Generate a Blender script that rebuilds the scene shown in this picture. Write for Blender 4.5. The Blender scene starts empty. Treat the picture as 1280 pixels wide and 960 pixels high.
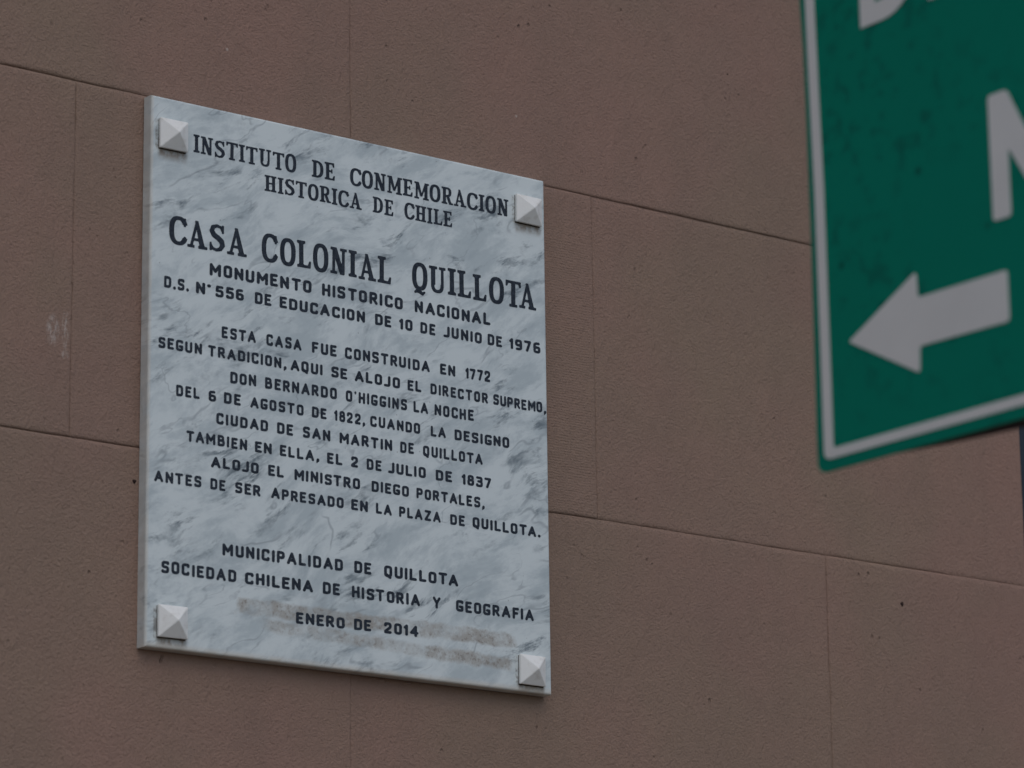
import bpy, bmesh, math, random
import numpy as np
from mathutils import Vector, Matrix

random.seed(7)
RNG = random.Random(11)
S = bpy.context.scene
COL = S.collection

# ---------------------------------------------------------------- camera
CAM = Vector((-2.29693, -3.69143, 1.5539))
RIGHT = Vector((0.79092374, -0.61179058, -0.01232564))
DOWN = Vector((0.14392531, 0.205569, -0.96800149))
FWD = Vector((0.59474796, 0.76384139, 0.25064155))
cd = bpy.data.cameras.new('camera')
cam = bpy.data.objects.new('camera', cd)
COL.objects.link(cam)
cam.matrix_world = Matrix((
    (RIGHT.x, -DOWN.x, -FWD.x, CAM.x),
    (RIGHT.y, -DOWN.y, -FWD.y, CAM.y),
    (RIGHT.z, -DOWN.z, -FWD.z, CAM.z), (0, 0, 0, 1)))
cd.sensor_width = 36
cd.lens = 4554.58 / 1280 * 36
cd.clip_start = 0.05
cd.clip_end = 1000
cd.dof.use_dof = True
cd.dof.focus_distance = 4.72
cd.dof.aperture_fstop = 6.3
S.camera = cam

# ---------------------------------------------------------------- light: flat overcast daylight
SUN_EL, SUN_AZ = math.radians(56), math.radians(196)     # azimuth clockwise from +Y
w = bpy.data.worlds.new('World')
S.world = w
w.use_nodes = True
wn = w.node_tree
sky = wn.nodes.new('ShaderNodeTexSky')
sky.sky_type = 'NISHITA'
sky.sun_disc = False
sky.sun_elevation = SUN_EL
sky.sun_rotation = SUN_AZ
sky.dust_density = 2.0
bg = wn.nodes['Background']
bg.inputs[1].default_value = 0.15
wn.links.new(sky.outputs[0], bg.inputs[0])
ld = bpy.data.lights.new('sun', 'SUN')
ld.energy = 0.66
ld.angle = math.radians(75)
ld.color = (1.0, 0.97, 0.92)
lamp = bpy.data.objects.new('sun', ld)
COL.objects.link(lamp)
sd = Vector((math.sin(SUN_AZ) * math.cos(SUN_EL), math.cos(SUN_AZ) * math.cos(SUN_EL), math.sin(SUN_EL)))
lamp.rotation_euler = sd.to_track_quat('Z', 'Y').to_euler()
lamp.location = sd * 30
S.view_settings.view_transform = 'Standard'
S.view_settings.look = 'None'
S.view_settings.exposure = -0.43
S.view_settings.gamma = 1

# ---------------------------------------------------------------- node helper
class G:
    def __init__(s, name):
        s.m = bpy.data.materials.new(name)
        s.m.use_nodes = True
        s.t = s.m.node_tree
        s.b = s.t.nodes['Principled BSDF']
        tc = s.t.nodes.new('ShaderNodeTexCoord')
        s.obj = tc.outputs['Object']
        sp = s.n('ShaderNodeSeparateXYZ', {0: s.obj})
        s.x, s.y, s.z = sp.outputs
    def n(s, typ, ins=None, **props):
        nd = s.t.nodes.new(typ)
        for k, v in props.items():
            setattr(nd, k, v)
        for k, v in (ins or {}).items():
            s.put(nd.inputs[k], v)
        return nd
    def put(s, sock, v):
        if isinstance(v, bpy.types.NodeSocket):
            s.t.links.new(v, sock)
        else:
            sock.default_value = v
    def ma(s, op, a, b=0.0, c=0.0, clamp=False):
        nd = s.n('ShaderNodeMath', {0: a, 1: b, 2: c}, operation=op)
        nd.use_clamp = clamp
        return nd.outputs[0]
    def mapr(s, v, a, b, c=0.0, d=1.0, smooth=True):
        nd = s.n('ShaderNodeMapRange', {0: v, 1: a, 2: b, 3: c, 4: d})
        nd.interpolation_type = 'SMOOTHSTEP' if smooth else 'LINEAR'
        return nd.outputs[0]
    def noise(s, vec, scale, detail=4, rough=0.5, dist=0.0):
        nd = s.n('ShaderNodeTexNoise', {'Vector': vec, 'Scale': scale, 'Detail': detail, 'Roughness': rough, 'Distortion': dist})
        return nd.outputs[0]
    def xf(s, vec, scale=(1, 1, 1), rot=(0, 0, 0), loc=(0, 0, 0)):
        nd = s.n('ShaderNodeMapping', {'Vector': vec, 'Location': loc, 'Rotation': rot, 'Scale': scale})
        return nd.outputs[0]
    def mix(s, f, a, b, mode='MIX'):
        nd = s.t.nodes.new('ShaderNodeMix')
        nd.data_type = 'RGBA'
        nd.blend_type = mode
        s.put(nd.inputs[0], f)
        for k, v in ((6, a), (7, b)):
            if not isinstance(v, bpy.types.NodeSocket) and len(v) == 3:
                v = (*v, 1)
            s.put(nd.inputs[k], v)
        return nd.outputs[2]
    def band(s, v, a, b, soft):
        return s.ma('MULTIPLY', s.mapr(v, a - soft, a + soft), s.mapr(v, b - soft, b + soft, 1.0, 0.0))
    def bump(s, h, dist, strength=1.0, prev=None):
        ins = {'Height': h, 'Distance': dist, 'Strength': strength}
        nd = s.n('ShaderNodeBump', ins)
        if prev is not None:
            s.t.links.new(prev, nd.inputs['Normal'])
        return nd.outputs[0]
    def out(s, col=None, rough=0.8, normal=None, spec=0.3, metal=0.0):
        if col is not None:
            if not isinstance(col, bpy.types.NodeSocket) and len(col) == 3:
                col = (*col, 1)
            s.put(s.b.inputs['Base Color'], col)
        s.put(s.b.inputs['Roughness'], rough)
        s.put(s.b.inputs['Specular IOR Level'], spec)
        s.put(s.b.inputs['Metallic'], metal)
        if normal is not None:
            s.t.links.new(normal, s.b.inputs['Normal'])
        return s.m

# ---------------------------------------------------------------- materials
def stucco():
    g = G('painted_stucco')
    p = g.obj
    big = g.noise(p, 2.3, 3, 0.55)
    mid = g.noise(g.xf(p, loc=(5, 0, 3)), 9.0, 4, 0.6)
    col = g.mix(g.mapr(big, 0.35, 0.65), (0.354, 0.218, 0.170), (0.318, 0.226, 0.164))
    col = g.mix(g.ma('MULTIPLY', g.mapr(mid, 0.42, 0.68), 0.30), col, (0.300, 0.205, 0.160))
    # weathering: broad fading and faint upright rain streaks
    fade = g.noise(g.xf(p, loc=(2, 2, 5)), 1.7, 4, 0.6)
    strk = g.noise(g.xf(p, scale=(1, 1, 0.12), loc=(0, 4, 4)), 13.0, 4, 0.6)
    col = g.mix(g.mapr(fade, 0.35, 0.65, 0.0, 0.30), col, (0.262, 0.182, 0.146))
    col = g.mix(g.mapr(strk, 0.45, 0.72, 0.0, 0.22), col, (0.235, 0.168, 0.130))
    # small open pores and pits in the plaster
    wob = g.xf(p, scale=(1, 1, 0.75))
    vor = g.n('ShaderNodeTexVoronoi', {'Vector': wob, 'Scale': 88.0, 'Randomness': 1.0})
    sparse = g.mapr(g.noise(g.xf(p, loc=(3, 9, 1)), 17.0, 3, 0.6), 0.57, 0.71)
    pit = g.ma('MULTIPLY', g.mapr(vor.outputs['Distance'], 0.08, 0.24, 1.0, 0.0), sparse)
    col = g.mix(g.ma('MULTIPLY', pit, 0.40), col, (0.13, 0.08, 0.06))
    fine = g.noise(p, 420.0, 3, 0.6)
    col = g.mix(g.mapr(fine, 0.3, 0.7, 0.0, 0.22), col, (0.25, 0.165, 0.125))
    # pale scuff marks left of the plaque
    sc = g.noise(g.xf(p, scale=(1, 1, 0.22)), 330.0, 4, 0.7)
    def scuff(x, z, rx, rz):
        dx = g.ma('DIVIDE', g.ma('SUBTRACT', g.x, x), rx)
        dz = g.ma('DIVIDE', g.ma('SUBTRACT', g.z, z), rz)
        d = g.ma('ADD', g.ma('MULTIPLY', dx, dx), g.ma('MULTIPLY', dz, dz))
        return g.mapr(d, 0.1, 1.0, 1.0, 0.0)
    m = g.ma('MAXIMUM', scuff(-0.1255, 2.35 + 0.378, 0.011, 0.024), scuff(-0.108, 2.35 + 0.382, 0.006, 0.030))
    m = g.ma('MAXIMUM', m, scuff(-0.108, 2.35 + 0.350, 0.006, 0.007))
    m = g.ma('MULTIPLY', g.ma('MULTIPLY', m, g.mapr(sc, 0.42, 0.60)), 0.80)
    col = g.mix(m, col, (0.50, 0.42, 0.37))
    # efflorescence flecks
    fl = g.n('ShaderNodeTexVoronoi', {'Vector': g.xf(p, loc=(1, 2, 7)), 'Scale': 9.0})
    col = g.mix(g.mapr(fl.outputs['Distance'], 0.012, 0.024, 0.55, 0.0), col, (0.55, 0.47, 0.42))
    # relief
    h1 = g.noise(g.xf(p, scale=(1, 1, 1), rot=(0, math.radians(35), 0)), 190.0, 5, 0.66, 0.2)
    n1 = g.bump(h1, 0.0028, 0.6)
    h2 = g.noise(g.xf(p, rot=(0, math.radians(-38), 0), scale=(1.0, 1, 0.42)), 60.0, 4, 0.6, 0.4)
    n2 = g.bump(h2, 0.0050, 0.7, n1)
    hx = g.noise(g.xf(p, loc=(6, 6, 6)), 300.0, 4, 0.7)
    n2 = g.bump(hx, 0.0034, 0.8, n2)
    n3 = g.bump(g.ma('MULTIPLY', pit, -1.0), 0.003, 0.9, n2)
    # combed plaster: level lines beside the plaque, upright ones further left
    wz = g.n('ShaderNodeTexWave', {'Vector': p, 'Scale': 88.0, 'Distortion': 5.0, 'Detail': 3.0, 'Detail Scale': 0.5}, bands_direction='Z')
    mz = g.ma('MULTIPLY', g.band(g.x, 0.55, 0.713, 0.008), g.band(g.z, 2.60, 2.995, 0.03))
    wx = g.n('ShaderNodeTexWave', {'Vector': p, 'Scale': 80.0, 'Distortion': 6.0, 'Detail': 3.0, 'Detail Scale': 0.5}, bands_direction='X')
    mx = g.ma('MULTIPLY', g.band(g.x, -0.8, -0.103, 0.01), g.band(g.z, 2.75, 3.03, 0.08))
    mx2 = g.ma('MULTIPLY', g.band(g.x, 0.73, 0.92, 0.05), g.band(g.z, 2.61, 3.04, 0.05))
    hc = g.ma('ADD', g.ma('MULTIPLY', wz.outputs['Fac'], mz), g.ma('MULTIPLY', wx.outputs['Fac'], g.ma('ADD', g.ma('MULTIPLY', mx, 0.5), g.ma('MULTIPLY', mx2, 0.35))))
    n4 = g.bump(hc, 0.0007, 0.35, n3)
    return g.out(col, 0.88, n4, 0.2)

STUDS = [(0.0303, 0.6505, 0.0425, 0.0405, 0.4), (0.5925, 0.6535, 0.0445, 0.0400, -0.6), (0.0367, 0.0335, 0.0435, 0.0410, 0.5), (0.5880, 0.0285, 0.0430, 0.0405, -0.5)]

def marble(name, veins=True, stain=True):
    g = G(name)
    p = g.obj
    r = g.xf(p, rot=(0, math.radians(29), 0))
    # cloudy drift, drawn out along the veining
    warp = g.n('ShaderNodeTexNoise', {'Vector': p, 'Scale': 6.0, 'Detail': 2.0})
    wv = g.n('ShaderNodeVectorMath', {0: warp.outputs[1], 1: (0.5, 0.5, 0.5)}, operation='SUBTRACT').outputs[0]
    wv = g.n('ShaderNodeVectorMath', {0: wv, 'Scale': 0.07}, operation='SCALE').outputs[0]
    rv = g.n('ShaderNodeVectorMath', {0: r, 1: wv}, operation='ADD').outputs[0]
    sv = g.xf(rv, scale=(1.0, 1.0, 2.6))
    cloud = g.noise(sv, 9.0, 8, 0.68)
    col = g.mix(g.mapr(cloud, 0.37, 0.58), (0.480, 0.542, 0.552), (0.665, 0.722, 0.716))
    c2 = g.noise(g.xf(sv, loc=(2, 5, 1)), 21.0, 6, 0.66)
    col = g.mix(g.mapr(c2, 0.50, 0.68, 0.0, 0.5), col, (0.38, 0.44, 0.46))
    if veins:
        # dark clumps and smudged veins lying along the same diagonal
        v0 = g.noise(g.xf(rv, scale=(1, 1, 4.0), loc=(5, 3, 9)), 15.0, 8, 0.70)
        g0 = g.mapr(g.noise(g.xf(rv, scale=(1, 1, 1.6), loc=(3, 1, 4)), 7.0, 5, 0.7), 0.46, 0.64)
        col = g.mix(g.ma('MULTIPLY', g.ma('MULTIPLY', g.mapr(v0, 0.50, 0.64), g0), 1.0), col, (0.155, 0.190, 0.210))
        for (lc, sc_, wd, am, lo) in (((7, 3, 2), 3.4, 0.010, 0.50, 0.47), ((4, 8, 6), 6.0, 0.009, 0.42, 0.47)):
            v1 = g.noise(g.xf(sv, loc=lc), sc_, 4, 0.48)
            ridge = g.ma('ABSOLUTE', g.ma('SUBTRACT', v1, 0.5))
            gate = g.mapr(g.noise(g.xf(p, loc=lc), 14.0, 3, 0.6), lo, lo + 0.14)
            vm = g.ma('MULTIPLY', g.mapr(ridge, 0.0, wd, 1.0, 0.0), gate)
            col = g.mix(g.ma('MULTIPLY', vm, am), col, (0.22, 0.25, 0.27))
    if stain:
        # residue of two strips of old tape round the last line
        sp = g.noise(p, 95.0, 5, 0.7)
        sp2 = g.noise(g.xf(p, loc=(4, 4, 4)), 16.0, 3, 0.6)
        edge = g.ma('MULTIPLY', g.ma('SUBTRACT', g.noise(p, 40.0, 3, 0.6), 0.5), 0.011)
        ze = g.ma('ADD', g.z, edge)
        xe = g.ma('ADD', g.x, g.ma('MULTIPLY', edge, 3.0))
        b1 = g.ma('MULTIPLY', g.band(xe, 0.132, 0.560, 0.006), g.band(ze, 0.0555, 0.0750, 0.0026))
        zb = g.ma('ADD', ze, g.ma('MULTIPLY', g.x, 0.030))
        b2 = g.ma('MULTIPLY', g.band(xe, 0.170, 0.556, 0.010), g.band(zb, 0.0420, 0.0575, 0.0034))
        b = g.ma('ADD', g.ma('MULTIPLY', b1, 0.85), g.ma('MULTIPLY', b2, 0.80), clamp=True)
        b = g.ma('MULTIPLY', b, g.mapr(sp2, 0.34, 0.54, 0.42, 1.0))
        b = g.ma('MULTIPLY', b, g.mapr(sp, 0.36, 0.56, 0.45, 0.95))
        col = g.mix(b, col, (0.36, 0.330, 0.285))
        dk = g.ma('MULTIPLY', b, g.mapr(g.noise(g.xf(p, loc=(6, 0, 0)), 210.0, 3, 0.7), 0.52, 0.62, 0.0, 0.7))
        col = g.mix(dk, col, (0.20, 0.17, 0.14))
        # dirt that has run down from under the corner studs
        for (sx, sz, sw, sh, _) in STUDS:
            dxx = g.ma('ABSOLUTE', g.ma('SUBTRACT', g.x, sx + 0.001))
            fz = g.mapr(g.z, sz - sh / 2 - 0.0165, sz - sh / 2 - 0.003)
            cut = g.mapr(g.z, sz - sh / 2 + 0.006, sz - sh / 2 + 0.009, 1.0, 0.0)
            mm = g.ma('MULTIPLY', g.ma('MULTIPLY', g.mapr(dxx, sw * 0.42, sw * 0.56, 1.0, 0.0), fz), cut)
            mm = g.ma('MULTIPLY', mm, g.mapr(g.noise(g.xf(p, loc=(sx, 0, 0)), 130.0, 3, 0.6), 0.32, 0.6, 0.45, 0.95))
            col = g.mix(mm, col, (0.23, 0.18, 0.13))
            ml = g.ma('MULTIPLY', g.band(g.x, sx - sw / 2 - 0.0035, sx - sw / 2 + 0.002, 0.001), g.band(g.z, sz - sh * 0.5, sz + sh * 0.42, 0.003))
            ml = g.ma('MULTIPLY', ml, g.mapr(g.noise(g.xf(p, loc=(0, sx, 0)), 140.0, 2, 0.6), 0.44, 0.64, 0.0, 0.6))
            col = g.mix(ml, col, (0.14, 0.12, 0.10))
        # yellowed, dirty lower and left edges
        lo = g.mapr(g.z, 0.001, 0.010, 0.75, 0.0)
        le = g.mapr(g.x, 0.0012, 0.0045, 0.55, 0.0)
        ed = g.ma('MULTIPLY', g.ma('MAXIMUM', lo, le), g.mapr(g.noise(p, 45.0, 4, 0.6), 0.3, 0.6, 0.55, 1.0))
        col = g.mix(ed, col, (0.58, 0.53, 0.45))
        # specks
        vs = g.n('ShaderNodeTexVoronoi', {'Vector': p, 'Scale': 34.0})
        col = g.mix(g.mapr(vs.outputs['Distance'], 0.022, 0.04, 0.5, 0.0), col, (0.16, 0.15, 0.14))
    if not stain:
        col = g.mix(0.82, col, (0.86, 0.845, 0.80))
        bl = g.noise(g.xf(p, loc=(1, 1, 8)), 60.0, 4, 0.6)
        col = g.mix(g.mapr(bl, 0.5, 0.72, 0.0, 0.5), col, (0.55, 0.52, 0.46))
    n1 = g.bump(g.noise(p, 160.0, 4, 0.6), 0.0004, 0.35)
    return g.out(col, 0.42, n1, 0.4)

def plain(name, c, rough=0.7, spec=0.3, var=0.15, scale=30.0, metal=0.0, bmp=0.0):
    g = G(name)
    nz = g.noise(g.obj, scale, 4, 0.6)
    dark = tuple(k * (1 - var) for k in c)
    lite = tuple(min(1, k * (1 + var)) for k in c)
    col = g.mix(nz, dark, lite)
    nn = g.bump(nz, bmp, 0.6) if bmp else None
    return g.out(col, rough, nn, spec, metal)

def letter_paint():
    g = G('navy_letter_paint')
    nz = g.noise(g.obj, 300.0, 4, 0.65)
    col = g.mix(g.mapr(nz, 0.35, 0.70), (0.012, 0.019, 0.030), (0.036, 0.046, 0.062))
    return g.out(col, 0.7, g.bump(nz, 0.0003, 0.5), 0.25)

def sign_green():
    g = G('green_sign_sheeting')
    p = g.obj
    a = g.noise(p, 6.0, 3, 0.5)
    col = g.mix(a, (0.0, 0.200, 0.128), (0.0, 0.225, 0.146))
    sp = g.noise(g.xf(p, loc=(3, 1, 1)), 62.0, 3, 0.55)
    gate = g.mapr(g.noise(g.xf(p, loc=(8, 8, 1)), 5.5, 2, 0.5), 0.36, 0.60)
    m = g.ma('MULTIPLY', g.mapr(sp, 0.50, 0.66), gate)
    col = g.mix(g.ma('MULTIPLY', m, 0.42), col, (0.003, 0.065, 0.055))
    vo = g.n('ShaderNodeTexVoronoi', {'Vector': g.xf(p, loc=(0, 3, 1)), 'Scale': 19.0})
    col = g.mix(g.mapr(vo.outputs['Distance'], 0.04, 0.11, 0.6, 0.0), col, (0.002, 0.040, 0.035))
    return g.out(col, 0.65, None, 0.1)

def ground_mat(name, base, var):
    g = G(name)
    a = g.noise(g.obj, 3.0, 5, 0.6)
    b = g.noise(g.obj, 180.0, 3, 0.7)
    col = g.mix(a, tuple(k * (1 - var) for k in base), tuple(k * (1 + var) for k in base))
    col = g.mix(g.mapr(b, 0.3, 0.7, 0.0, 0.4), col, tuple(k * 0.6 for k in base))
    return g.out(col, 0.9, g.bump(b, 0.004, 0.6), 0.2)

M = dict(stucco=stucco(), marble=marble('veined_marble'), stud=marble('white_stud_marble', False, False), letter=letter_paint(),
         green=sign_green(), white=plain('white_sign_sheeting', (0.74, 0.73, 0.69), 0.55, 0.25, 0.07, 14.0),
         steel=plain('dark_rail_steel', (0.018, 0.017, 0.022), 0.7, 0.2), post=plain('galvanised_post', (0.32, 0.33, 0.34), 0.45, 0.5, 0.15, 12, 0.6),
         shutter=plain('navy_shutter_paint', (0.020, 0.030, 0.042), 0.5, 0.3, 0.2, 14), glass=plain('dark_window_glass', (0.012, 0.016, 0.02), 0.08, 0.6, 0.1, 4),
         crack=plain('crack_shadow_dirt', (0.10, 0.065, 0.05), 0.95, 0.1), hole=plain('wall_hole_shade', (0.035, 0.022, 0.02), 0.95, 0.1),
         crumb=plain('pale_plaster', (0.40, 0.30, 0.25), 0.9, 0.1, 0.2, 120),
         roof=plain('clay_tile', (0.30, 0.12, 0.07), 0.85, 0.2, 0.3, 8),
         walk=ground_mat('concrete_pavement', (0.22, 0.19, 0.155), 0.15), road=ground_mat('road_asphalt', (0.06, 0.058, 0.055), 0.15),
         kerb=ground_mat('kerb_concrete', (0.38, 0.36, 0.33), 0.1), mortar=plain('iron_grime', (0.07, 0.05, 0.04), 0.9, 0.1))

# ---------------------------------------------------------------- object helpers
def link(name, verts, faces, mat, parent=None, smooth=False):
    me = bpy.data.meshes.new(name)
    me.from_pydata([tuple(v) for v in verts], [], faces)
    me.validate()
    me.update()
    me.materials.append(mat)
    if smooth:
        me.polygons.foreach_set('use_smooth', [True] * len(me.polygons))
    o = bpy.data.objects.new(name, me)
    COL.objects.link(o)
    o.parent = parent
    return o

def from_bm(name, bm, mat, parent=None):
    bmesh.ops.recalc_face_normals(bm, faces=bm.faces)
    me = bpy.data.meshes.new(name)
    bm.to_mesh(me)
    bm.free()
    me.materials.append(mat)
    o = bpy.data.objects.new(name, me)
    COL.objects.link(o)
    o.parent = parent
    return o

def box_bm(x0, x1, y0, y1, z0, z1, bev=0.0, seg=2):
    bm = bmesh.new()
    vs = [bm.verts.new((x, y, z)) for x in (x0, x1) for y in (y0, y1) for z in (z0, z1)]
    for f in ((0, 1, 3, 2), (4, 6, 7, 5), (0, 4, 5, 1), (2, 3, 7, 6), (0, 2, 6, 4), (1, 5, 7, 3)):
        bm.faces.new([vs[i] for i in f])
    bmesh.ops.recalc_face_normals(bm, faces=bm.faces)
    if bev:
        bmesh.ops.bevel(bm, geom=bm.edges[:], offset=bev, segments=seg, affect='EDGES', profile=0.6)
    return bm

def box(name, b, mat, parent=None, bev=0.0, seg=2):
    return from_bm(name, box_bm(*b, bev=bev, seg=seg), mat, parent)

def thing(name, label, cat, loc=(0, 0, 0), group=None):
    o = bpy.data.objects.new(name, None)
    COL.objects.link(o)
    o.location = loc
    o.empty_display_size = 0.1
    o['label'] = label
    o['category'] = cat
    if group:
        o['group'] = group
    return o

# ---------------------------------------------------------------- ground
def structure(o):
    o['kind'] = 'structure'
    return o

GZ = 0.0
structure(link('ground', [(-300, -300, -0.13), (300, -300, -0.13), (300, 300, -0.13), (-300, 300, -0.13)], [(0, 1, 2, 3)], M['walk']))
structure(link('road', [(-300, -12, -0.126), (300, -12, -0.126), (300, -4.7, -0.126), (-300, -4.7, -0.126)], [(0, 1, 2, 3)], M['road']))
structure(box('pavement', (-60, 60, -4.5, 0.0, -0.12, 0.0), M['walk']))
structure(box('kerb', (-60, 60, -4.7, -4.503, -0.12, 0.004), M['kerb'], bev=0.015))

# ---------------------------------------------------------------- building
Z0 = 2.35                                   # height of the plaque's lower edge
bld = thing('stucco_building', 'old building with brown stucco wall scored into large blocks, behind the marble plaque', 'building', (0, 0, 0))
X_E = 1.532                                 # right-hand edge of the pier, where the window opens
WX1, WZ0, WZ1 = 2.75, Z0 + 0.702 - 5 * 0.4529, Z0 + 0.702 + 2 * 0.4529
TOP = Z0 + 0.702 + 4 * 0.4529
YB = 0.012                                  # core face, blocks stand proud to y = 0

def wall_core():
    bm = bmesh.new()
    for b in ((-5, X_E - 0.002, YB, 0.45, 0, TOP), (WX1 + 0.002, 5, YB, 0.45, 0, TOP), (X_E - 0.001, WX1 + 0.001, YB, 0.45, 0, WZ0 - 0.002), (X_E - 0.001, WX1 + 0.001, YB, 0.45, WZ1 + 0.002, TOP)):
        t = box_bm(*b)
        me = bpy.data.meshes.new('t')
        t.to_mesh(me)
        t.free()
        bm.from_mesh(me)
        bpy.data.meshes.remove(me)
    return from_bm('wall', bm, M['stucco'], bld)
wall_core()
box('side_wall', (-4.99, -4.55, 0.451, 8, 0, TOP - 0.003), M['stucco'], bld)
box('side_wall', (4.55, 4.99, 0.451, 8, 0, TOP - 0.003), M['stucco'], bld)
box('room_wall', (-4.5, 4.5, 3.0, 3.2, 0, TOP - 0.01), M['shutter'], bld)
box('cornice', (-5.1, 5.1, -0.10, 0.5, TOP + 0.002, TOP + 0.12), M['stucco'], bld, 0.02)
box('roof', (-5.3, 5.3, -0.25, 8.2, TOP + 0.123, TOP + 0.25), M['roof'], bld, 0.02)

def smooth_noise(seed, step):
    r = random.Random(seed)
    tab = {}
    def f(x, z):
        i, j = math.floor(x / step), math.floor(z / step)
        def v(a, b):
            if (a, b) not in tab:
                tab[(a, b)] = r.uniform(-1, 1)
            return tab[(a, b)]
        u, w_ = x / step - i, z / step - j
        u, w_ = u * u * (3 - 2 * u), w_ * w_ * (3 - 2 * w_)
        return (v(i, j) * (1 - u) + v(i + 1, j) * u) * (1 - w_) + (v(i, j + 1) * (1 - u) + v(i + 1, j + 1) * u) * w_
    return f
NZ1, NZ2, NZ3 = smooth_noise(1, 0.16), smooth_noise(2, 0.045), smooth_noise(3, 0.013)

def block(x0, x1, z0, z1, fine):
    """one stucco block: slab with worn rounded arrises, level joints deep, upright ones faint"""
    d = 0.010
    step = 0.008 if fine else 0.05
    gx, gz = 0.00003, 0.00012
    prof = [0, 0.0012, 0.0030, 0.0060, 0.011] if fine else [0, 0.004, 0.011]
    def ticks(a, b):
        n = max(2, int((b - a - 2 * prof[-1]) / step))
        return [a + q for q in prof[:-1]] + [a + prof[-1] + (b - a - 2 * prof[-1]) * k / n for k in range(n + 1)] + [b - q for q in prof[:-1]][::-1]
    X, Zt = ticks(x0 + gx, x1 - gx), ticks(z0 + gz, z1 - gz)
    lev = RNG.uniform(-0.0007, 0.0007)
    verts, faces = [], []
    for k, z in enumerate(Zt):
        for i, x in enumerate(X):
            ez = min(z - z0 - gz, z1 - gz - z)
            ex = min(x - x0 - gx, x1 - gx - x)
            y = 0.0006 * NZ1(x, z) + 0.0004 * NZ2(x + 9, z) + lev
            y += (0.0011 + 0.0005 * NZ2(x, 7 * z) + 0.0005 * NZ1(x, z * 3)) * math.exp(-(ez / 0.0020) ** 2) + 0.0005 * math.exp(-ex / 0.0020) - (0.0004 + 0.0003 * NZ2(3, z)) * math.exp(-((ex - 0.005) / 0.003) ** 2)
            y += (0.0007 + 0.0006 * NZ2(x * 2, 5)) * math.exp(-(z1 - gz - z) / 0.0036)
            px, pz = x, z
            if k in (0, len(Zt) - 1):
                y = 0.0017
            if i in (0, len(X) - 1):
                y = 0.0007 + 0.0004 * NZ2(x, z) if k not in (0, len(Zt) - 1) else y
            if ez < 0.004:
                pz += 0.0007 * NZ1(x * 2, round(z, 1)) + 0.0003 * NZ2(x * 2, round(z, 1)) + (0.0003 * NZ3(x, round(z, 1)) if 0 < k < len(Zt) - 1 else 0)
            if ex < 0.004:
                px += (0.0008 * NZ1(round(x, 1), z * 2) + 0.0003 * NZ3(round(x, 1), z * 3)) * (1 if 0 < i < len(X) - 1 else 1)
            verts.append((px, y, pz))
    W = len(X)
    for k in range(len(Zt) - 1):
        for i in range(W - 1):
            a = k * W + i
            faces.append((a, a + 1, a + W + 1, a + W))
    n = len(verts)                          # back skirt closes the slab
    rim = list(range(W)) + [k * W + W - 1 for k in range(1, len(Zt))] + [(len(Zt) - 1) * W + i for i in range(W - 2, -1, -1)] + [k * W for k in range(len(Zt) - 2, 0, -1)]
    for r in rim:
        v = verts[r]
        verts.append((v[0], d + 0.0016, v[2]))
    for q in range(len(rim)):
        q2 = (q + 1) % len(rim)
        faces.append((rim[q2], rim[q], n + q, n + q2))
    return link('stucco_block', verts, faces, M['stucco'], bld, True)

H = 0.4529
BL = {}
for c in range(-7, 4):                      # courses; 0 is the one beside the plaque
    za, zb = Z0 + 0.2493 + c * H, Z0 + 0.2493 + (c + 1) * H
    if zb < 0.05:
        continue
    if za < 0:
        za = 0.004
    joints = [-0.0991 + 0.8185 * k for k in range(-6, 2)] if c % 2 == 0 else [0.3157 + 0.816 * k for k in range(-7, 2)]
    joints = [j for j in joints if -4.99 < j < X_E - 0.2]
    xs = [-4.99] + joints + [X_E]
    hi = [WX1, 3.57, 4.40, 4.99] if c % 2 == 0 else [WX1, 3.16, 3.98, 4.99]
    spans = list(zip(xs[:-1], xs[1:])) + list(zip(hi[:-1], hi[1:]))
    if za > WZ1 - 0.01 or zb < WZ0 + 0.01:
        spans += [(X_E, 2.14), (2.14, WX1)]
    for a, b in spans:
        near = -1 <= c <= 1 and a < 1.5 and b > -0.6
        BL[(c, round(a, 2))] = block(a, b, za, zb, near)
print('blocks', len(BL))

# hairline crack in the block above, near the sign; two old plug holes
def tube(name, pts, r, mat, parent, n=6, smooth=True):
    verts, faces = [], []
    P = [Vector(q) for q in pts]
    for i, q in enumerate(P):
        t = (P[min(i + 1, len(P) - 1)] - P[max(i - 1, 0)]).normalized()
        a = t.cross(Vector((0, 1, 0)))
        if a.length < 1e-4:
            a = t.cross(Vector((1, 0, 0)))
        a.normalize()
        b = t.cross(a)
        rr = r[i] if isinstance(r, (list, tuple)) else r
        for k in range(n):
            an = 2 * math.pi * k / n
            verts.append(q + (a * math.cos(an) + b * math.sin(an)) * rr)
    for i in range(len(P) - 1):
        for k in range(n):
            k2 = (k + 1) % n
            faces.append((i * n + k, i * n + k2, (i + 1) * n + k2, (i + 1) * n + k))
    faces += [tuple(range(n))[::-1], tuple((len(P) - 1) * n + k for k in range(n))]
    return link(name, verts, faces, mat, parent, smooth)

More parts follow.
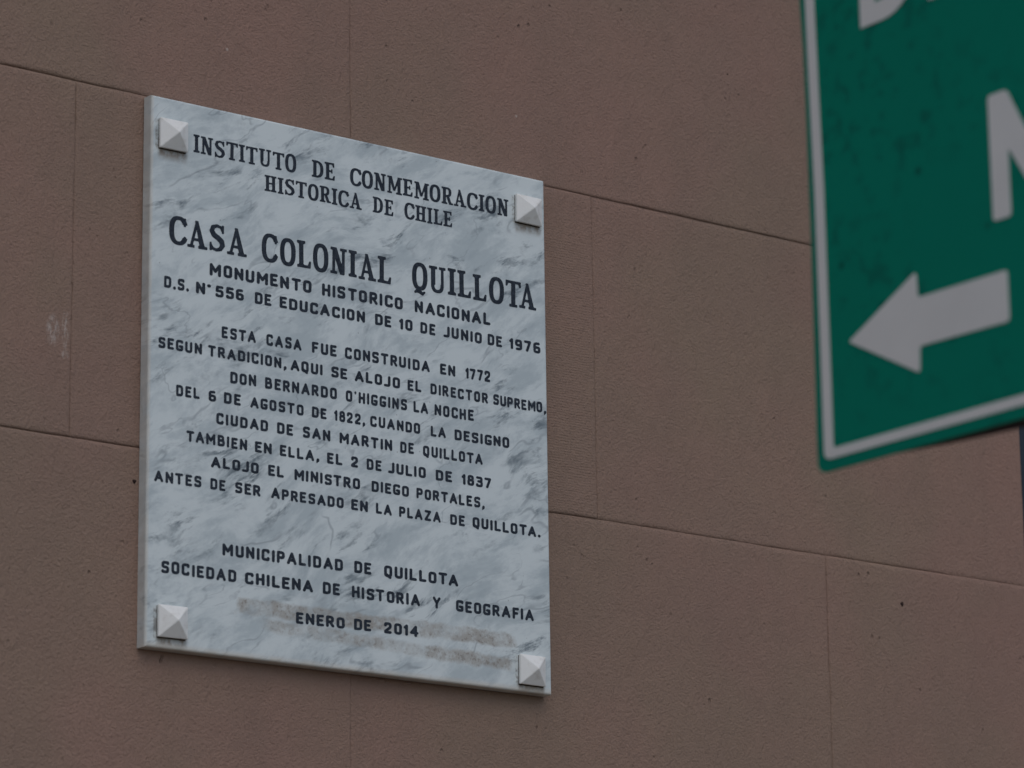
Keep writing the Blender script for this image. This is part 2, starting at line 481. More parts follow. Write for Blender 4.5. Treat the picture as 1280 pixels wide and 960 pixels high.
cb = BL[(1, 0.32)]
cp = [(1.035, 1.0800), (1.0612, 1.0665), (1.070, 1.0628), (1.0796, 1.0592), (1.0996, 1.0534), (1.1198, 1.0503), (1.15, 1.047)]
tube('crack', [(x, 0.0002, Z0 + z) for x, z in cp], [0.0003, 0.0008, 0.0009, 0.0009, 0.0008, 0.0008, 0.0004], M['crack'], cb)
def plug(x, z, rx, rz, key):  # raised dark dome; its colour stands in for the shade inside a hole
    verts, faces = [(x, -0.0030, z)], []
    for k in range(12):
        a = 2 * math.pi * k / 12
        s = 1 + 0.18 * math.sin(3 * a + x * 9)
        verts.append((x + rx * s * math.cos(a), 0.0008, z + rz * s * math.sin(a)))
    for k in range(12):
        faces.append((0, 1 + (k + 1) % 12, 1 + k))
    link('plug_hole', verts, faces, M['hole'], BL[key])
plug(1.2759, Z0 + 0.1951, 0.0058, 0.0066, (-1, 1.13))
plug(-0.0075, Z0 + 0.2057, 0.0048, 0.0048, (-1, -0.50))
plug(0.9735, Z0 + 0.9303, 0.0016, 0.0018, (1, 0.32))

# window beyond the pier: navy frame, two casements of three panes each
fr = box('window_frame', (X_E + 0.002, X_E + 0.07, 0.06, 0.14, WZ0 + 0.003, WZ1 - 0.003), M['shutter'], bld, 0.004)
box('side_rail', (WX1 - 0.07, WX1 - 0.002, 0.06, 0.14, WZ0 + 0.003, WZ1 - 0.003), M['shutter'], fr, 0.004)
box('head_rail', (X_E + 0.071, WX1 - 0.071, 0.06, 0.14, WZ1 - 0.073, WZ1 - 0.003), M['shutter'], fr, 0.004)
box('sill', (X_E + 0.071, WX1 - 0.071, 0.02, 0.14, WZ0 + 0.003, WZ0 + 0.073), M['shutter'], fr, 0.004)
xm = (X_E + WX1) / 2
for (a, b) in ((X_E + 0.072, xm - 0.002), (xm + 0.002, WX1 - 0.072)):
    cs = box('casement', (a, a + 0.06, 0.075, 0.12, WZ0 + 0.075, WZ1 - 0.075), M['shutter'], bld, 0.004)
    box('stile', (b - 0.06, b, 0.075, 0.12, WZ0 + 0.075, WZ1 - 0.075), M['shutter'], cs, 0.004)
    hz = (WZ1 - WZ0 - 0.15) / 4
    for k in range(5):
        zc = WZ0 + 0.075 + hz * k
        z0_, z1_ = (zc - 0.02, zc + 0.02) if 0 < k < 4 else ((zc, zc + 0.05) if k == 0 else (zc - 0.05, zc))
        box('glazing_bar', (a + 0.061, b - 0.061, 0.078, 0.117, z0_, z1_), M['shutter'], cs, 0.003)
        if k < 4:
            box('pane', (a + 0.0605, b - 0.0605, 0.095, 0.10, zc + 0.052 if k == 0 else zc + 0.021, zc + hz - (0.051 if k == 3 else 0.021)), M['glass'], cs)

# ---------------------------------------------------------------- lettering: shapes cut from distance fields
def fillet(pts, r, closed=False, n=5):
    P = [np.array(q, float) for q in pts]
    out = []
    N = len(P)
    for i in range(N):
        if not closed and i in (0, N - 1):
            out.append(P[i])
            continue
        a, b, c = P[i - 1], P[i], P[(i + 1) % N]
        rr = r if not isinstance(r, dict) else r.get(i, 0)
        u, v = a - b, c - b
        lu, lv = np.linalg.norm(u), np.linalg.norm(v)
        d = min(rr, lu * 0.5, lv * 0.5)
        if d < 1e-4:
            out.append(b)
            continue
        s, e = b + u / lu * d, b + v / lv * d
        for k in range(n + 1):
            t = k / n
            out.append((1 - t) ** 2 * s + 2 * t * (1 - t) * b + t * t * e)
    if closed:
        out.append(out[0])
    return out

def sd_path(X, Y, pts, r):
    """distance to a stroked polyline, r = half width (one value, or one per point)"""
    D = np.full(X.shape, 9.0)
    n = len(pts)
    for i in range(n - 1):
        a, b = np.array(pts[i], float), np.array(pts[i + 1], float)
        ra, rb = (r, r) if not isinstance(r, (list, tuple)) else (r[i], r[i + 1])
        d = b - a
        L = max(1e-9, d @ d)
        t = np.clip(((X - a[0]) * d[0] + (Y - a[1]) * d[1]) / L, 0, 1)
        D = np.minimum(D, np.hypot(X - a[0] - t * d[0], Y - a[1] - t * d[1]) - (ra + (rb - ra) * t))
    return D

def sd_poly(X, Y, pts):
    """signed distance to a polygon"""
    D = np.full(X.shape, 9.0)
    ins = np.zeros(X.shape, bool)
    n = len(pts)
    for i in range(n):
        a, b = pts[i], pts[(i + 1) % n]
        dx, dy = b[0] - a[0], b[1] - a[1]
        t = np.clip(((X - a[0]) * dx + (Y - a[1]) * dy) / max(1e-9, dx * dx + dy * dy), 0, 1)
        D = np.minimum(D, np.hypot(X - a[0] - t * dx, Y - a[1] - t * dy))
        if abs(dy) > 1e-9:
            c = ((a[1] > Y) != (b[1] > Y)) & (X < dx * (Y - a[1]) / dy + a[0])
            ins ^= c
    return np.where(ins, -D, D)

T = 0.235                                    # sans stroke, share of the cap height
def sans(ch):
    """centre-line strokes on a unit box of height 1"""
    f = fillet
    o = 0.44
    R = 0.19
    D = {
        'A': (.58, [[(0, 0), (.29, 1), (.58, 0)], [(.10, .30), (.48, .30)]]),
        'B': (.46, [f([(0, .52), (0, 1), (.40, 1), (.40, .53), (0, .53)], {2: .18, 3: .18}), f([(0, .53), (.46, .53), (.46, 0), (0, 0), (0, .53)], {1: .2, 2: .2})]),
        'C': (o, [f([(o, .84), (o, 1), (0, 1), (0, 0), (o, 0), (o, .16)], R)]),
        'D': (.46, [f([(0, 0), (0, 1), (.46, 1), (.46, 0), (0, 0)], {2: .26, 3: .26}), [(0, 0), (0, 1)]]),
        'E': (.38, [[(.38, 1), (0, 1), (0, 0), (.38, 0)], [(0, .52), (.30, .52)]]),
        'F': (.38, [[(.38, 1), (0, 1), (0, 0)], [(0, .50), (.30, .50)]]),
        'G': (.45, [f([(.46, .90), (.46, 1), (0, 1), (0, 0), (.46, 0), (.46, .40)], {1: R, 2: R, 3: R, 4: .14}), [(.46, .40), (.27, .40)]]),
        'H': (.45, [[(0, 0), (0, 1)], [(.45, 0), (.45, 1)], [(0, .5), (.45, .5)]]),
        'I': (.0, [[(0, 0), (0, 1)]]),
        'J': (.36, [f([(.36, 1), (.36, 0), (0, 0)], {1: .16})]),
        'L': (.38, [[(0, 1), (0, 0), (.38, 0)]]),
        'M': (.64, [[(0, 0), (0, 1), (.32, .36), (.64, 1), (.64, 0)]]),
        'N': (.47, [[(0, 0), (0, 1), (.47, 0), (.47, 1)]]),
        'O': (o, [f([(0, 0), (0, 1), (o, 1), (o, 0)], R, True)]),
        'P': (.43, [f([(0, .45), (0, 1), (.43, 1), (.43, .45), (0, .45)], {2: R, 3: R}), [(0, 0), (0, 1)]]),
        'Q': (o, [f([(0, 0), (0, 1), (o, 1), (o, 0)], R, True), [(.14, .10), (.25, -.04), (.38, -.16)]]),
        'R': (.45, [f([(0, .47), (0, 1), (.42, 1), (.42, .47), (0, .47)], {2: R, 3: R}), [(0, 0), (0, 1)], [(.20, .47), (.45, 0)]]),
        'S': (.42, [f([(.42, .90), (.42, 1), (0, 1), (0, .53), (.42, .50), (.42, 0), (0, 0), (0, .10)], .17)]),
        'T': (.50, [[(0, 1), (.50, 1)], [(.25, 1), (.25, 0)]]),
        'U': (.45, [f([(0, 1), (0, 0), (.45, 0), (.45, 1)], .2)]),
        'V': (.54, [[(0, 1), (.27, 0), (.54, 1)]]),
        'Y': (.50, [[(0, 1), (.25, .48), (.50, 1)], [(.25, .48), (.25, 0)]]),
        'Z': (.46, [[(0, 1), (.46, 1), (0, 0), (.46, 0)]]),
        '0': (.42, [f([(0, 0), (0, 1), (.42, 1), (.42, 0)], .2, True)]),
        '1': (.13, [[(0, .80), (.13, 1), (.13, 0)]]),
        '2': (.40, [f([(0, .78), (0, 1), (.40, 1), (.40, .58), (0, .12), (0, 0), (.40, 0)], {1: .17, 2: .17, 3: .12, 4: .1})]),
        '3': (.40, [f([(0, 1), (.40, 1), (.40, .55), (.12, .55)], {1: .15, 2: .15}), f([(.12, .55), (.42, .52), (.42, 0), (0, 0), (0, .14)], {1: .17, 2: .17, 3: .1})]),
        '4': (.46, [[(.36, 0), (.36, 1), (0, .30), (.48, .30)]]),
        '5': (.42, [f([(.40, 1), (.03, 1), (0, .56), (.42, .58), (.42, 0), (0, 0), (0, .12)], {3: .17, 4: .18, 5: .1})]),
        '6': (.42, [f([(.36, 1), (0, .98), (0, 0), (.42, 0), (.42, .54), (0, .54)], {1: .22, 2: .18, 3: .18, 4: .18})]),
        '7': (.42, [[(0, 1), (.42, 1), (.16, 0)]]),
        '8': (.42, [f([(.03, .54), (.03, 1), (.39, 1), (.39, .54)], .17, True), f([(0, 0), (0, .53), (.42, .53), (.42, 0)], .18, True)]),
        '9': (.42, [f([(.06, 0), (.42, .02), (.42, 1), (0, 1), (0, .46), (.42, .46)], {1: .22, 2: .18, 3: .18, 4: .18})]),
        '.': (.0, [[(0, -.01), (0, .0)]]),
        ',': (.06, [[(.06, .04), (.05, -.04), (-.03, -.26)]]),
        "'": (.0, [[(0, 1), (-.01, .86)]]),
        '°': (.03, [[(0, .92), (.03, .92)]]),
    }
    wc, paths = D[ch]
    return wc, paths

def raster(fn, x0, x1, y0, y1, cell):
    """zero contour region of fn as polygons with shared vertices (marching squares)"""
    nx, ny = int(math.ceil((x1 - x0) / cell)) + 1, int(math.ceil((y1 - y0) / cell)) + 1
    xs, ys = x0 + np.arange(nx) * cell, y0 + np.arange(ny) * cell
    X, Y = np.meshgrid(xs, ys)
    V = fn(X, Y)
    V = np.where(np.abs(V) < 1e-5, 1e-5, V)
    verts, idx, faces = [], {}, []
    def corner(j, i):
        k = ('c', j, i)
        if k not in idx:
            idx[k] = len(verts)
            verts.append((xs[i], ys[j]))
        return idx[k]
    def cross(a, b):
        k = (min(a, b), max(a, b))
        if k not in idx:
            va, vb = V[a], V[b]
            t = va / (va - vb)
            t = min(max(t, 0.02), 0.98)
            idx[k] = len(verts)
            verts.append((xs[a[1]] + (xs[b[1]] - xs[a[1]]) * t, ys[a[0]] + (ys[b[0]] - ys[a[0]]) * t))
        return idx[k]
    I = V < 0
    for j in range(ny - 1):
        for i in range(nx - 1):
            if not (I[j, i] or I[j, i + 1] or I[j + 1, i] or I[j + 1, i + 1]):
                continue
            cs = [(j, i), (j, i + 1), (j + 1, i + 1), (j + 1, i)]
            poly = []
            for k in range(4):
                a, b = cs[k], cs[(k + 1) % 4]
                if I[a]:
                    poly.append(corner(*a))
                if I[a] != I[b]:
                    poly.append(cross(a, b))
            if len(poly) >= 3:
                faces.append(tuple(poly))
    return verts, faces

CACHE = {}
def glyph_sans(ch):
    if ('a', ch) in CACHE:
        return CACHE[('a', ch)]
    wc, paths = sans(ch)
    h = T / 2
    sc = 1 - T                               # centre line box is the cap box less the stroke
    r = h * (1.18 if ch in '.,°' else 1.0)
    def fn(X, Y):
        D = np.full(X.shape, 9.0)
        for p in paths:
            q = [(a[0] + h, a[1] * sc + h) for a in p]
            D = np.minimum(D, sd_path(X, Y, q, r if ch not in ",'" else [r, r, r * 0.45][-len(q):] if len(q) == 3 else [r, r * .5]))
        return D
    adv = wc + T
    v, f = raster(fn, -0.14, adv + 0.14, -0.34, 1.08, 1 / 26)
    CACHE[('a', ch)] = (v, f, adv)
    return CACHE[('a', ch)]

def glyph_serif(ch):
    if ('s', ch) in CACHE:
        return CACHE[('s', ch)]
    st, th, sf = 0.150, 0.062, 0.072         # thick stem, thin stroke, serif depth
    ov = 0.085                               # serif overhang
    def rect(x0, x1, y0, y1):
        return [(x0, y0), (x1, y0), (x1, y1), (x0, y1)]
    def stem(x, w=st):                       # upright with foot and head serifs, x = left edge
        return [rect(x, x + w, 0, 1), rect(x - ov, x + w + ov, 0, sf), rect(x - ov, x + w + ov, 1 - sf, 1),
                [(x - ov * .5, sf), (x + w + ov * .5, sf), (x + w, sf + .05), (x, sf + .05)],
                [(x - ov * .5, 1 - sf), (x + w + ov * .5, 1 - sf), (x + w, .95 - sf), (x, .95 - sf)]]
    polys, strokes, custom = [], [], None
    def ring(X, Y, cx, rx, ry, wx, wy, cy=.5, p=2.5):
        o = (np.abs((X - cx) / rx) ** p + np.abs((Y - cy) / ry) ** p) ** (1 / p) - 1
        i = (np.abs((X - cx) / (rx - wx)) ** p + np.abs((Y - cy) / (ry - wy)) ** p) ** (1 / p) - 1
        return np.maximum(o * min(rx, ry), -i * min(rx - wx, ry - wy))
    if ch == 'I':
        polys, adv = stem(ov), st + 2 * ov
    elif ch == 'N':
        t2 = 0.085
        polys = [rect(ov, ov + t2, 0, 1), rect(0, t2 + 2 * ov, 0, sf), rect(0, ov + t2, 1 - sf, 1),
                 rect(.50, .50 + t2, 0, 1), rect(.50 - ov, .50 + t2 + ov, 1 - sf, 1),
                 [(ov - .03, 1), (ov + .15, 1), (.585, 0), (.42, 0)]]
        adv = .50 + t2 + ov
    elif ch == 'H':
        polys = stem(ov) + stem(.46) + [rect(ov, .5, .47, .54)]
        adv = .46 + st + ov
    elif ch == 'M':
        t2 = 0.085
        polys = [rect(ov, ov + t2, 0, 1), rect(0, t2 + 2 * ov, 0, sf), rect(0, ov + t2, 1 - sf, 1),
                 rect(.62, .62 + st, 0, 1), rect(.62 - ov, .62 + st + ov, 0, sf), rect(.62, .62 + st + ov, 1 - sf, 1),
                 [(ov, 1), (ov + .16, 1), (.46, .18), (.36, .18)], [(.64, 1), (.72, 1), (.45, .18), (.39, .18)]]
        adv = .62 + st + ov
    elif ch == 'U':
        polys = [rect(ov, ov + st, .3, 1), rect(0, st + 2 * ov, 1 - sf, 1), rect(.52, .60, .3, 1), rect(.52 - ov, .60 + ov, 1 - sf, 1)]
        custom = lambda X, Y: np.maximum(ring(X, Y, (ov + .60) / 2, (.60 - ov) / 2, .31, .105, .075, .31), Y - .31)
        adv = .60 + ov
    elif ch == 'T':
        polys = [rect(.25, .25 + st, 0, 1), rect(.25 - ov, .25 + st + ov, 0, sf), rect(0, .5 + st, 1 - sf, 1),
                 [(0, 1), (0, .80), (.045, .80), (.09, 1 - sf), (.09, 1)], [(.65, 1), (.65, .80), (.605, .80), (.56, 1 - sf), (.56, 1)]]
        adv = .65
    elif ch == 'L':
        polys = stem(ov) + [rect(ov, .54, 0, sf), [(.54, 0), (.56, .24), (.515, .24), (.45, sf), (.45, 0)]]
        adv = .56
    elif ch == 'E':
        polys = stem(ov) + [rect(ov, .54, 0, sf), rect(ov, .52, 1 - sf, 1), rect(ov, .42, .475, .545), rect(.385, .425, .40, .62),
                            [(.54, 0), (.565, .24), (.52, .24), (.45, sf), (.45, 0)], [(.53, 1), (.53, .77), (.49, .77), (.43, 1 - sf), (.43, 1)]]
        adv = .565
    elif ch in 'OQ':
        custom = lambda X, Y: ring(X, Y, .315, .315, .515, st, .065)
        adv = .63
        if ch == 'Q':
            strokes = [([(.12, -.13), (.20, -.08), (.31, -.10), (.43, -.17), (.52, -.10)], [.03, .05, .055, .045, .02])]
    elif ch == 'C':
        custom = lambda X, Y: np.maximum(ring(X, Y, .34, .34, .515, st, .065), -np.maximum(np.abs(Y - .5) - .27, .40 - X))
        polys = [rect(.545, .60, .70, .98)]
        strokes = [([(.575, .26), (.585, .20)], [.035, .04])]
        adv = .62
    elif ch == 'D':
        polys = stem(ov)
        def custom(X, Y):
            r = ring(X, Y, .20, .44, .5, st, .065)
            return np.maximum(r, .20 - X)
        polys = polys + [rect(ov, .21, 0, .066), rect(ov, .21, .934, 1)]
        adv = .64
    elif ch == 'R':
        polys = stem(ov) + [rect(ov, .34, .934, 1), rect(ov, .34, .455, .52), [(.28, .50), (.42, .50), (.60, 0), (.45, 0)], rect(.45, .67, 0, sf)]
        custom = lambda X, Y: np.maximum(ring(X, Y, .32, .25, .2725, .13, .066, .7275), .32 - X)
        adv = .65
    elif ch == 'A':
        polys = [[(.27, 1), (.36, 1), (.63, 0), (.46, 0)], [(.30, 1), (.35, .93), (.135, 0), (.065, 0)], rect(.16, .50, .27, .335),
                 rect(-.02, .22, 0, sf), rect(.40, .71, 0, sf)]
        adv = .70
    elif ch == 'S':
        c = [(.50, .80), (.44, .92), (.29, .965), (.13, .90), (.09, .74), (.17, .60), (.32, .51), (.46, .40), (.50, .25), (.42, .09), (.26, .035), (.12, .08), (.05, .20)]
        rr = [.035, .035, .038, .055, .074, .084, .086, .084, .076, .055, .038, .035, .035]
        strokes = [(c, rr)]
        polys = [rect(.49, .535, .71, .99), rect(.02, .065, .01, .29)]
        adv = .57
    def fn(X, Y):
        D = np.full(X.shape, 9.0)
        for p in polys:
            D = np.minimum(D, sd_poly(X, Y, p))
        for p, r in strokes:
            D = np.minimum(D, sd_path(X, Y, p, r))
        if custom is not None:
            D = np.minimum(D, custom(X, Y))
        return D - 0.020
    v, f = raster(fn, -0.1, adv + 0.1, -0.28, 1.1, 1 / 34)
    CACHE[('s', ch)] = (v, f, adv)
    return CACHE[('s', ch)]

# ---------------------------------------------------------------- the marble plaque
PT = 0.018
plq = thing('marble_plaque', 'white veined marble plaque with navy Spanish inscription, fixed to brown stucco wall', 'plaque', (0, 0, Z0))
corners = [(-0.0001, 0.6988), (0.6225, 0.7014), (0.6227, -0.0003), (-0.0001, 0.0003)]
def slab():
    bm = bmesh.new()
    fr_ = [bm.verts.new((x, -PT, z)) for x, z in corners]
    bk = [bm.verts.new((x + (-0.0008 if k in (0, 3) else 0.0008), -0.0012, z)) for k, (x, z) in enumerate(corners)]
    bm.faces.new(fr_)
    bm.faces.new(bk[::-1])
    for k in range(4):
        bm.faces.new((fr_[k], bk[k], bk[(k + 1) % 4], fr_[(k + 1) % 4]))
    bmesh.ops.recalc_face_normals(bm, faces=bm.faces)
    fe = [e for e in bm.edges if all(abs(v.co.y + PT) < 1e-6 for v in e.verts)]
    bmesh.ops.bevel(bm, geom=fe, offset=0.0030, segments=3, affect='EDGES', profile=0.5)
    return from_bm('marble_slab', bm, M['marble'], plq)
sl = slab()

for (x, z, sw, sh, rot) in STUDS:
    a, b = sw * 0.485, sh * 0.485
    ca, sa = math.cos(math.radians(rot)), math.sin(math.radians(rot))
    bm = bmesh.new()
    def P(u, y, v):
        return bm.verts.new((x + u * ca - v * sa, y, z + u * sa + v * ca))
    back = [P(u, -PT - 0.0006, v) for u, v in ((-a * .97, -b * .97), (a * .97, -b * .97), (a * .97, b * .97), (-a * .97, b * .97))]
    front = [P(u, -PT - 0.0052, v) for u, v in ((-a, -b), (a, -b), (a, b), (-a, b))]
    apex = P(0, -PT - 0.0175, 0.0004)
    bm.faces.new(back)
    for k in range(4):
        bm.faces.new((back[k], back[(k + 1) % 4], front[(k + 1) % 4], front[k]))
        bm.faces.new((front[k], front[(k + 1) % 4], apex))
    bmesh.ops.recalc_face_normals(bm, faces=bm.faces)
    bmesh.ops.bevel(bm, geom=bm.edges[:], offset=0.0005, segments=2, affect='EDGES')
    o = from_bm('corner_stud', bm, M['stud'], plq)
    # dark grime packed into the joint round the stud
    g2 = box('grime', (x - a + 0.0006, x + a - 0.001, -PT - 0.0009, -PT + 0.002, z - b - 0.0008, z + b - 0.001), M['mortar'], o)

# crumbs of pale plaster left under the lower edge
for (x, z, r) in ((0.362, -0.0035, 0.0038), (0.372, -0.0050, 0.0022), (0.405, -0.0030, 0.0030), (0.350, -0.0022, 0.0020)):
    vs = [(x, -0.0042, z)] + [(x + r * 1.7 * math.cos(k * math.pi / 4) * RNG.uniform(.7, 1.2), 0.0014, z + r * 0.45 * math.sin(k * math.pi / 4) * RNG.uniform(.7, 1.2)) for k in range(8)]
    link('plaster_crumb', vs, [(0, 1 + (k + 1) % 8, 1 + k) for k in range(8)], M['crumb'], plq)

LINES = [
 ('serif', 0.0223, 0.6347, 0.0092, [('INSTITUTO', 0.0622, 0.2175), ('DE', 0.2425, 0.2777), ('CONMEMORACION', 0.302, 0.5603)]),
 ('serif', 0.0206, 0.6023, 0.0121, [('HISTORICA', 0.1701, 0.3195), ('DE', 0.3387, 0.3703), ('CHILE', 0.3892, 0.4664)]),
 ('serif', 0.0343, 0.5101, 0.0112, [('CASA', 0.0276, 0.1412), ('COLONIAL', 0.1666, 0.3662), ('QUILLOTA', 0.4013, 0.6046)]),
 ('sans', 0.0153, 0.4783, 0.0104, [('MONUMENTO', 0.0873, 0.2418), ('HISTORICO', 0.2578, 0.3857), ('NACIONAL', 0.4047, 0.5284)]),
 ('sans', 0.0142, 0.4520, 0.0094, [('D.S.', 0.0207, 0.0573), ('N°', 0.0674, 0.0894), ('556', 0.0967, 0.1392), ('DE', 0.1551, 0.1807), ('EDUCACION', 0.193, 0.3252), ('DE', 0.3409, 0.3674), ('10', 0.3794, 0.4009), ('DE', 0.4135, 0.4376), ('JUNIO', 0.4507, 0.5135), ('DE', 0.5234, 0.5477), ('1976', 0.5595, 0.6116)]),
 ('sans', 0.0140, 0.3999, 0.0120, [('ESTA', 0.1062, 0.1572), ('CASA', 0.173, 0.2268), ('FUE', 0.2429, 0.2811), ('CONSTRUIDA', 0.2935, 0.4281), ('EN', 0.4451, 0.4698), ('1772', 0.4859, 0.5267)]),
 ('sans', 0.0135, 0.3741, 0.0052, [('SEGUN', 0.0134, 0.0772), ('TRADICION,', 0.0863, 0.2037), ('AQUI', 0.2098, 0.2592), ('SE', 0.2722, 0.2974), ('ALOJO', 0.309, 0.3803), ('EL', 0.3923, 0.4147), ('DIRECTOR', 0.4292, 0.5229), ('SUPREMO,', 0.5316, 0.6199)]),
 ('sans', 0.0140, 0.3434, 0.0126, [('DON', 0.1191, 0.1584), ('BERNARDO', 0.1715, 0.2811), ("O'HIGGINS", 0.2948, 0.3912), ('LA', 0.4016, 0.4249), ('NOCHE', 0.4353, 0.4995)]),
 ('sans', 0.0134, 0.3165, 0.0089, [('DEL', 0.0404, 0.0748), ('6', 0.0876, 0.0987), ('DE', 0.1104, 0.1351), ('AGOSTO', 0.1491, 0.23), ('DE', 0.2426, 0.2654), ('1822,', 0.2768, 0.3248), ('CUANDO', 0.3331, 0.4125), ('LA', 0.4288, 0.4534), ('DESIGNO', 0.4675, 0.5574)]),
 ('sans', 0.0136, 0.2888, 0.0080, [('CIUDAD', 0.0995, 0.1763), ('DE', 0.1895, 0.2141), ('SAN', 0.2293, 0.2709), ('MARTIN', 0.2853, 0.3678), ('DE', 0.3803, 0.4021), ('QUILLOTA', 0.4167, 0.5131)]),
 ('sans', 0.0134, 0.2616, 0.0025, [('TAMBIEN', 0.0557, 0.1451), ('EN', 0.1568, 0.1822), ('ELLA,', 0.1941, 0.254), ('EL', 0.2659, 0.2894), ('2', 0.3029, 0.3137), ('DE', 0.3274, 0.3507), ('JULIO', 0.3609, 0.4207), ('DE', 0.4368, 0.4629), ('1837', 0.4784, 0.5267)]),
 ('sans', 0.0133, 0.2337, 0.0029, [('ALOJO', 0.0923, 0.1627), ('EL', 0.1766, 0.2003), ('MINISTRO', 0.2161, 0.317), ('DIEGO', 0.3347, 0.3938), ('PORTALES,', 0.4057, 0.5156)]),
 ('sans', 0.0132, 0.2055, 0.0037, [('ANTES', 0.0103, 0.078), ('DE', 0.0913, 0.1137), ('SER', 0.1279, 0.1655), ('APRESADO', 0.1815, 0.2914), ('EN', 0.3033, 0.3291), ('LA', 0.3414, 0.3664), ('PLAZA', 0.378, 0.4438), ('DE', 0.4592, 0.4827), ('QUILLOTA.', 0.4955, 0.6073)]),
 ('sans', 0.0143, 0.1246, 0.0051, [('MUNICIPALIDAD', 0.11, 0.2904), ('DE', 0.3075, 0.3343), ('QUILLOTA', 0.3542, 0.4711)]),
 ('sans', 0.0143, 0.0932, 0.0025, [('SOCIEDAD', 0.0219, 0.1303), ('CHILENA', 0.1429, 0.2451), ('DE', 0.2595, 0.286), ('HISTORIA', 0.304, 0.4103), ('Y', 0.4306, 0.443), ('GEOGRAFIA', 0.4675, 0.5943)]),
 ('sans', 0.0136, 0.0495, 0.0118, [('ENERO', 0.2193, 0.293), ('DE', 0.3073, 0.3341), ('2014', 0.3539, 0.4072)]),
]
for (style, h, a0, b0, words) in LINES:
    if style == 'sans':
        h *= 1.06
        a0 -= 0.0003
    for (word, x0, x1) in words:
        V, F = [], []
        gl = [(glyph_sans if style == 'sans' else glyph_serif)(c) for c in word]
        k = h * (1.0 if style == 'sans' else 0.90)
        kern = [(-0.13 if (word[i:i + 2] in ('TA', 'AT') and style == 'serif') else (-0.06 if word[i:i + 2] in ('TA', 'AT', 'LT') else 0.0)) for i in range(len(word))]
        tot = (sum(g[2] for g in gl) + sum(kern)) * k
        W = x1 - x0
        n = len(gl)
        gap = (W - tot) / (n - 1) if n > 1 else 0
        gmin = h * (0.13 if style == 'sans' else 0.015)
        gmx = 0.21 if style == 'sans' else 0.13
        if n > 1 and gap < gmin:
            k *= (W - gmin * (n - 1)) / tot
            gap = gmin
        elif n > 1 and gap > h * gmx:
            k2 = min(1.45, (W - gmx * h * (n - 1)) / tot)
            k *= k2
            gap = (W - tot * k2) / (n - 1)
        if n == 1:
            k = W / gl[0][2]
        x = x0
        for c, g, kn in zip(word, gl, kern):
            jx, jz, rot = RNG.uniform(-.02, .02) * h, RNG.uniform(-.022, .022) * h, RNG.uniform(-.014, .014)
            hh = h * RNG.uniform(0.98, 1.02)
            base = len(V)
            for (u, v) in g[0]:
                X_ = u * k - v * h * rot
                Z_ = v * hh + u * k * rot
                xx = x + X_ + jx
                V.append((xx, -PT - 0.00025, a0 + b0 * xx + Z_ + jz))
            F += [tuple(base + i for i in f) for f in g[1]]
            x += (g[2] + kn) * k + gap
        link('inscription_word', V, F, M['letter'], plq)['label'] = 'engraved navy word ' + word.strip(',')

# ---------------------------------------------------------------- the green street sign
from mathutils.geometry import tessellate_polygon
sgn = thing('street_sign', 'green street direction sign with white border, letters and left arrow, close and out of focus', 'sign', (0, 0, 0))
SX, SY, SZ = -0.10237, -1.32533, Z0 - 0.04818
def prism(name, outline, xf, xb, mat, parent, bev=0.0):
    """outline in sign coordinates (u to the right = -Y, v up), front face at xf, back at xb"""
    n = len(outline)
    verts = [(xf, SY - u, SZ + v) for u, v in outline] + [(xb, SY - u, SZ + v) for u, v in outline]
    bm = bmesh.new()
    vs = [bm.verts.new(q) for q in verts]
    for a, b, c in tessellate_polygon([[Vector((u, v, 0)) for u, v in outline]]):
        bm.faces.new((vs[a], vs[b], vs[c]))
        bm.faces.new((vs[n + c], vs[n + b], vs[n + a]))
    for k in range(n):
        bm.faces.new((vs[k], vs[n + k], vs[n + (k + 1) % n], vs[(k + 1) % n]))
    return from_bm(name, bm, mat, parent)
def rnd(pts, r, n=4):
    return [tuple(map(float, q)) for q in fillet(pts, r, True, n)[:-1]]
SW, SH = 1.10, 0.66
left = [(-0.0062, 0.4542), (-0.0034, 0.4058), (-0.0023, 0.3347), (-0.0020, 0.2646), (-0.0014, 0.2181), (-0.0022, 0.0814), (-0.0028, 0.03)]
outl = [(-0.010, SH)] + left + [(-0.0026, -0.0030), (SW, -0.0030), (SW, SH)]
outl = [tuple(map(float, q)) for q in fillet(outl, {0: .012, len(left) + 1: .011, len(left) + 2: .012, len(left) + 3: .012}, True, 4)[:-1]]
prism('panel', outl, SX, SX + 0.003, M['green'], sgn)
xf = SX - 0.0008
def ribbon(name, pa, pb, mat):
    """closed strip between an outer and an inner line of equal length"""
    n = len(pa)
    verts = [(xf, SY - u, SZ + v) for u, v in pa + pb] + [(SX - 0.0001, SY - u, SZ + v) for u, v in pa + pb]
    f = []
    for k in range(n):
        k2 = (k + 1) % n
        f += [(k, k2, n + k2, n + k), (2 * n + k, 2 * n + k2, k2, k), (n + k, n + k2, 3 * n + k2, 3 * n + k)]
    return link(name, verts, f, mat, sgn)
def frame_pts(l, b, r, t, rad):
    base = [(l - 0.0085, t), (l - 0.0040, 0.4), (l - 0.0008, 0.26), (l, 0.08), (l, b), (SW - r, b), (SW - r, t)]
    return [tuple(map(float, q)) for q in fillet(base, {0: rad, 4: rad, 5: rad, 6: rad}, True, 5)[:-1]]
ribbon('border_stripe', frame_pts(0.0070, 0.0078, 0.010, SH - 0.010, 0.009), frame_pts(0.0190, 0.0169, 0.026, SH - 0.024, 0.004), M['white'])
prism('arrow', rnd([(0.0445, 0.1105), (0.1340, 0.1555), (0.1350, 0.1312), (0.2457, 0.1305), (0.2457, 0.0845), (0.1352, 0.0866), (0.1340, 0.0625)], .004), xf, SX - 0.0001, M['white'], sgn)
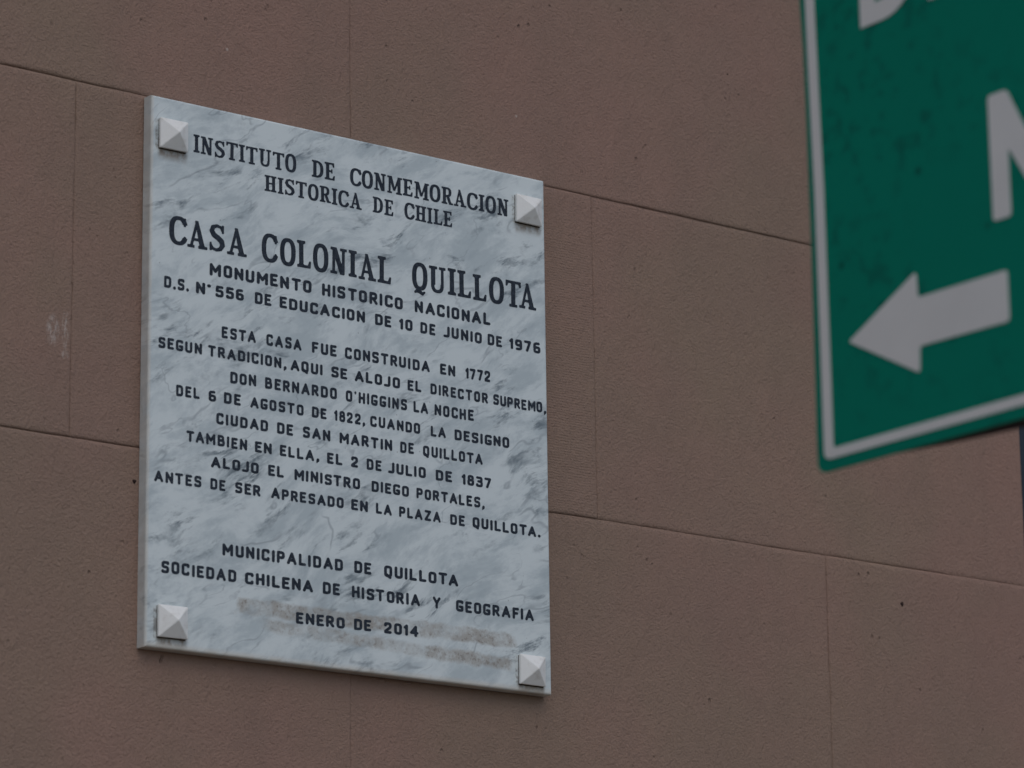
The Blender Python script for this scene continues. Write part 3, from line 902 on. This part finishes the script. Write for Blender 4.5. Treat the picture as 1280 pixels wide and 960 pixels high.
def N_shape(u, v, w, h, s):
    return [(u, v), (u + s, v), (u + s, v + h * .54), (u + w - s, v), (u + w, v), (u + w, v + h), (u + w - s, v + h), (u + w - s, v + h * .37), (u + s * 1.05, v + h), (u, v + h)]
prism('letter', rnd(N_shape(0.2322, 0.1772, 0.081, 0.1150, 0.0216), .004), xf, SX - 0.0001, M['white'], sgn)
def D_shape(u, v, w, h, s):
    o = [(u, v)] + [(u + w - .045 + .045 * math.sin(a), v + .045 - .045 * math.cos(a)) for a in [k * math.pi / 16 for k in range(9)]] + \
        [(u + w - .045 + .045 * math.cos(a), v + h - .045 + .045 * math.sin(a)) for a in [k * math.pi / 16 for k in range(9)]] + [(u, v + h)]
    i = [(u + s, v + s)] + [(u + w - .045 + .025 * math.sin(a), v + .045 - .025 * math.cos(a)) for a in [k * math.pi / 16 for k in range(9)]] + \
        [(u + w - .045 + .025 * math.cos(a), v + h - .045 + .025 * math.sin(a)) for a in [k * math.pi / 16 for k in range(9)]] + [(u + s, v + h - s)]
    return o, i
o_, i_ = D_shape(0.0755, 0.4015, 0.074, 0.115, 0.0195)
ribbon('letter', o_, i_, M['white'])
prism('letter', rnd([(0.1635, 0.4020), (0.1850, 0.4020), (0.1850, 0.5140), (0.1635, 0.5140)], .004), xf, SX - 0.0001, M['white'], sgn)
# steel angle behind the lower edge, second rail above, and the post out of view
def rail(name, u0, u1, v0, v1, xa, xb):
    return box(name, (xa, xb, SY - u1, SY - u0, SZ + v0, SZ + v1), M['steel'], sgn, 0.001)
prism('back_rail', [(0.05, 0.0085), (0.13, 0.0034), (0.23, -0.0008), (0.27, -0.0022), (SW - 0.05, -0.0022), (SW - 0.05, 0.036), (0.05, 0.036)], SX + 0.0032, SX + 0.034, M['steel'], sgn)
rail('back_rail', 0.085, SW - 0.05, 0.50, 0.54, SX + 0.0032, SX + 0.040)
def post():
    bm = bmesh.new()
    bmesh.ops.create_cone(bm, cap_ends=True, segments=24, radius1=0.032, radius2=0.032, depth=SZ + SH + 0.05, matrix=Matrix.Translation((SX + 0.073, SY - 0.62, (SZ + SH + 0.05) / 2)))
    return from_bm('post', bm, M['post'], sgn)
post()
for v in (0.017, 0.52):
    box('clamp', (SX + 0.0405, SX + 0.108, SY - 0.665, SY - 0.575, SZ + v - 0.012, SZ + v + 0.012), M['steel'], sgn, 0.002)
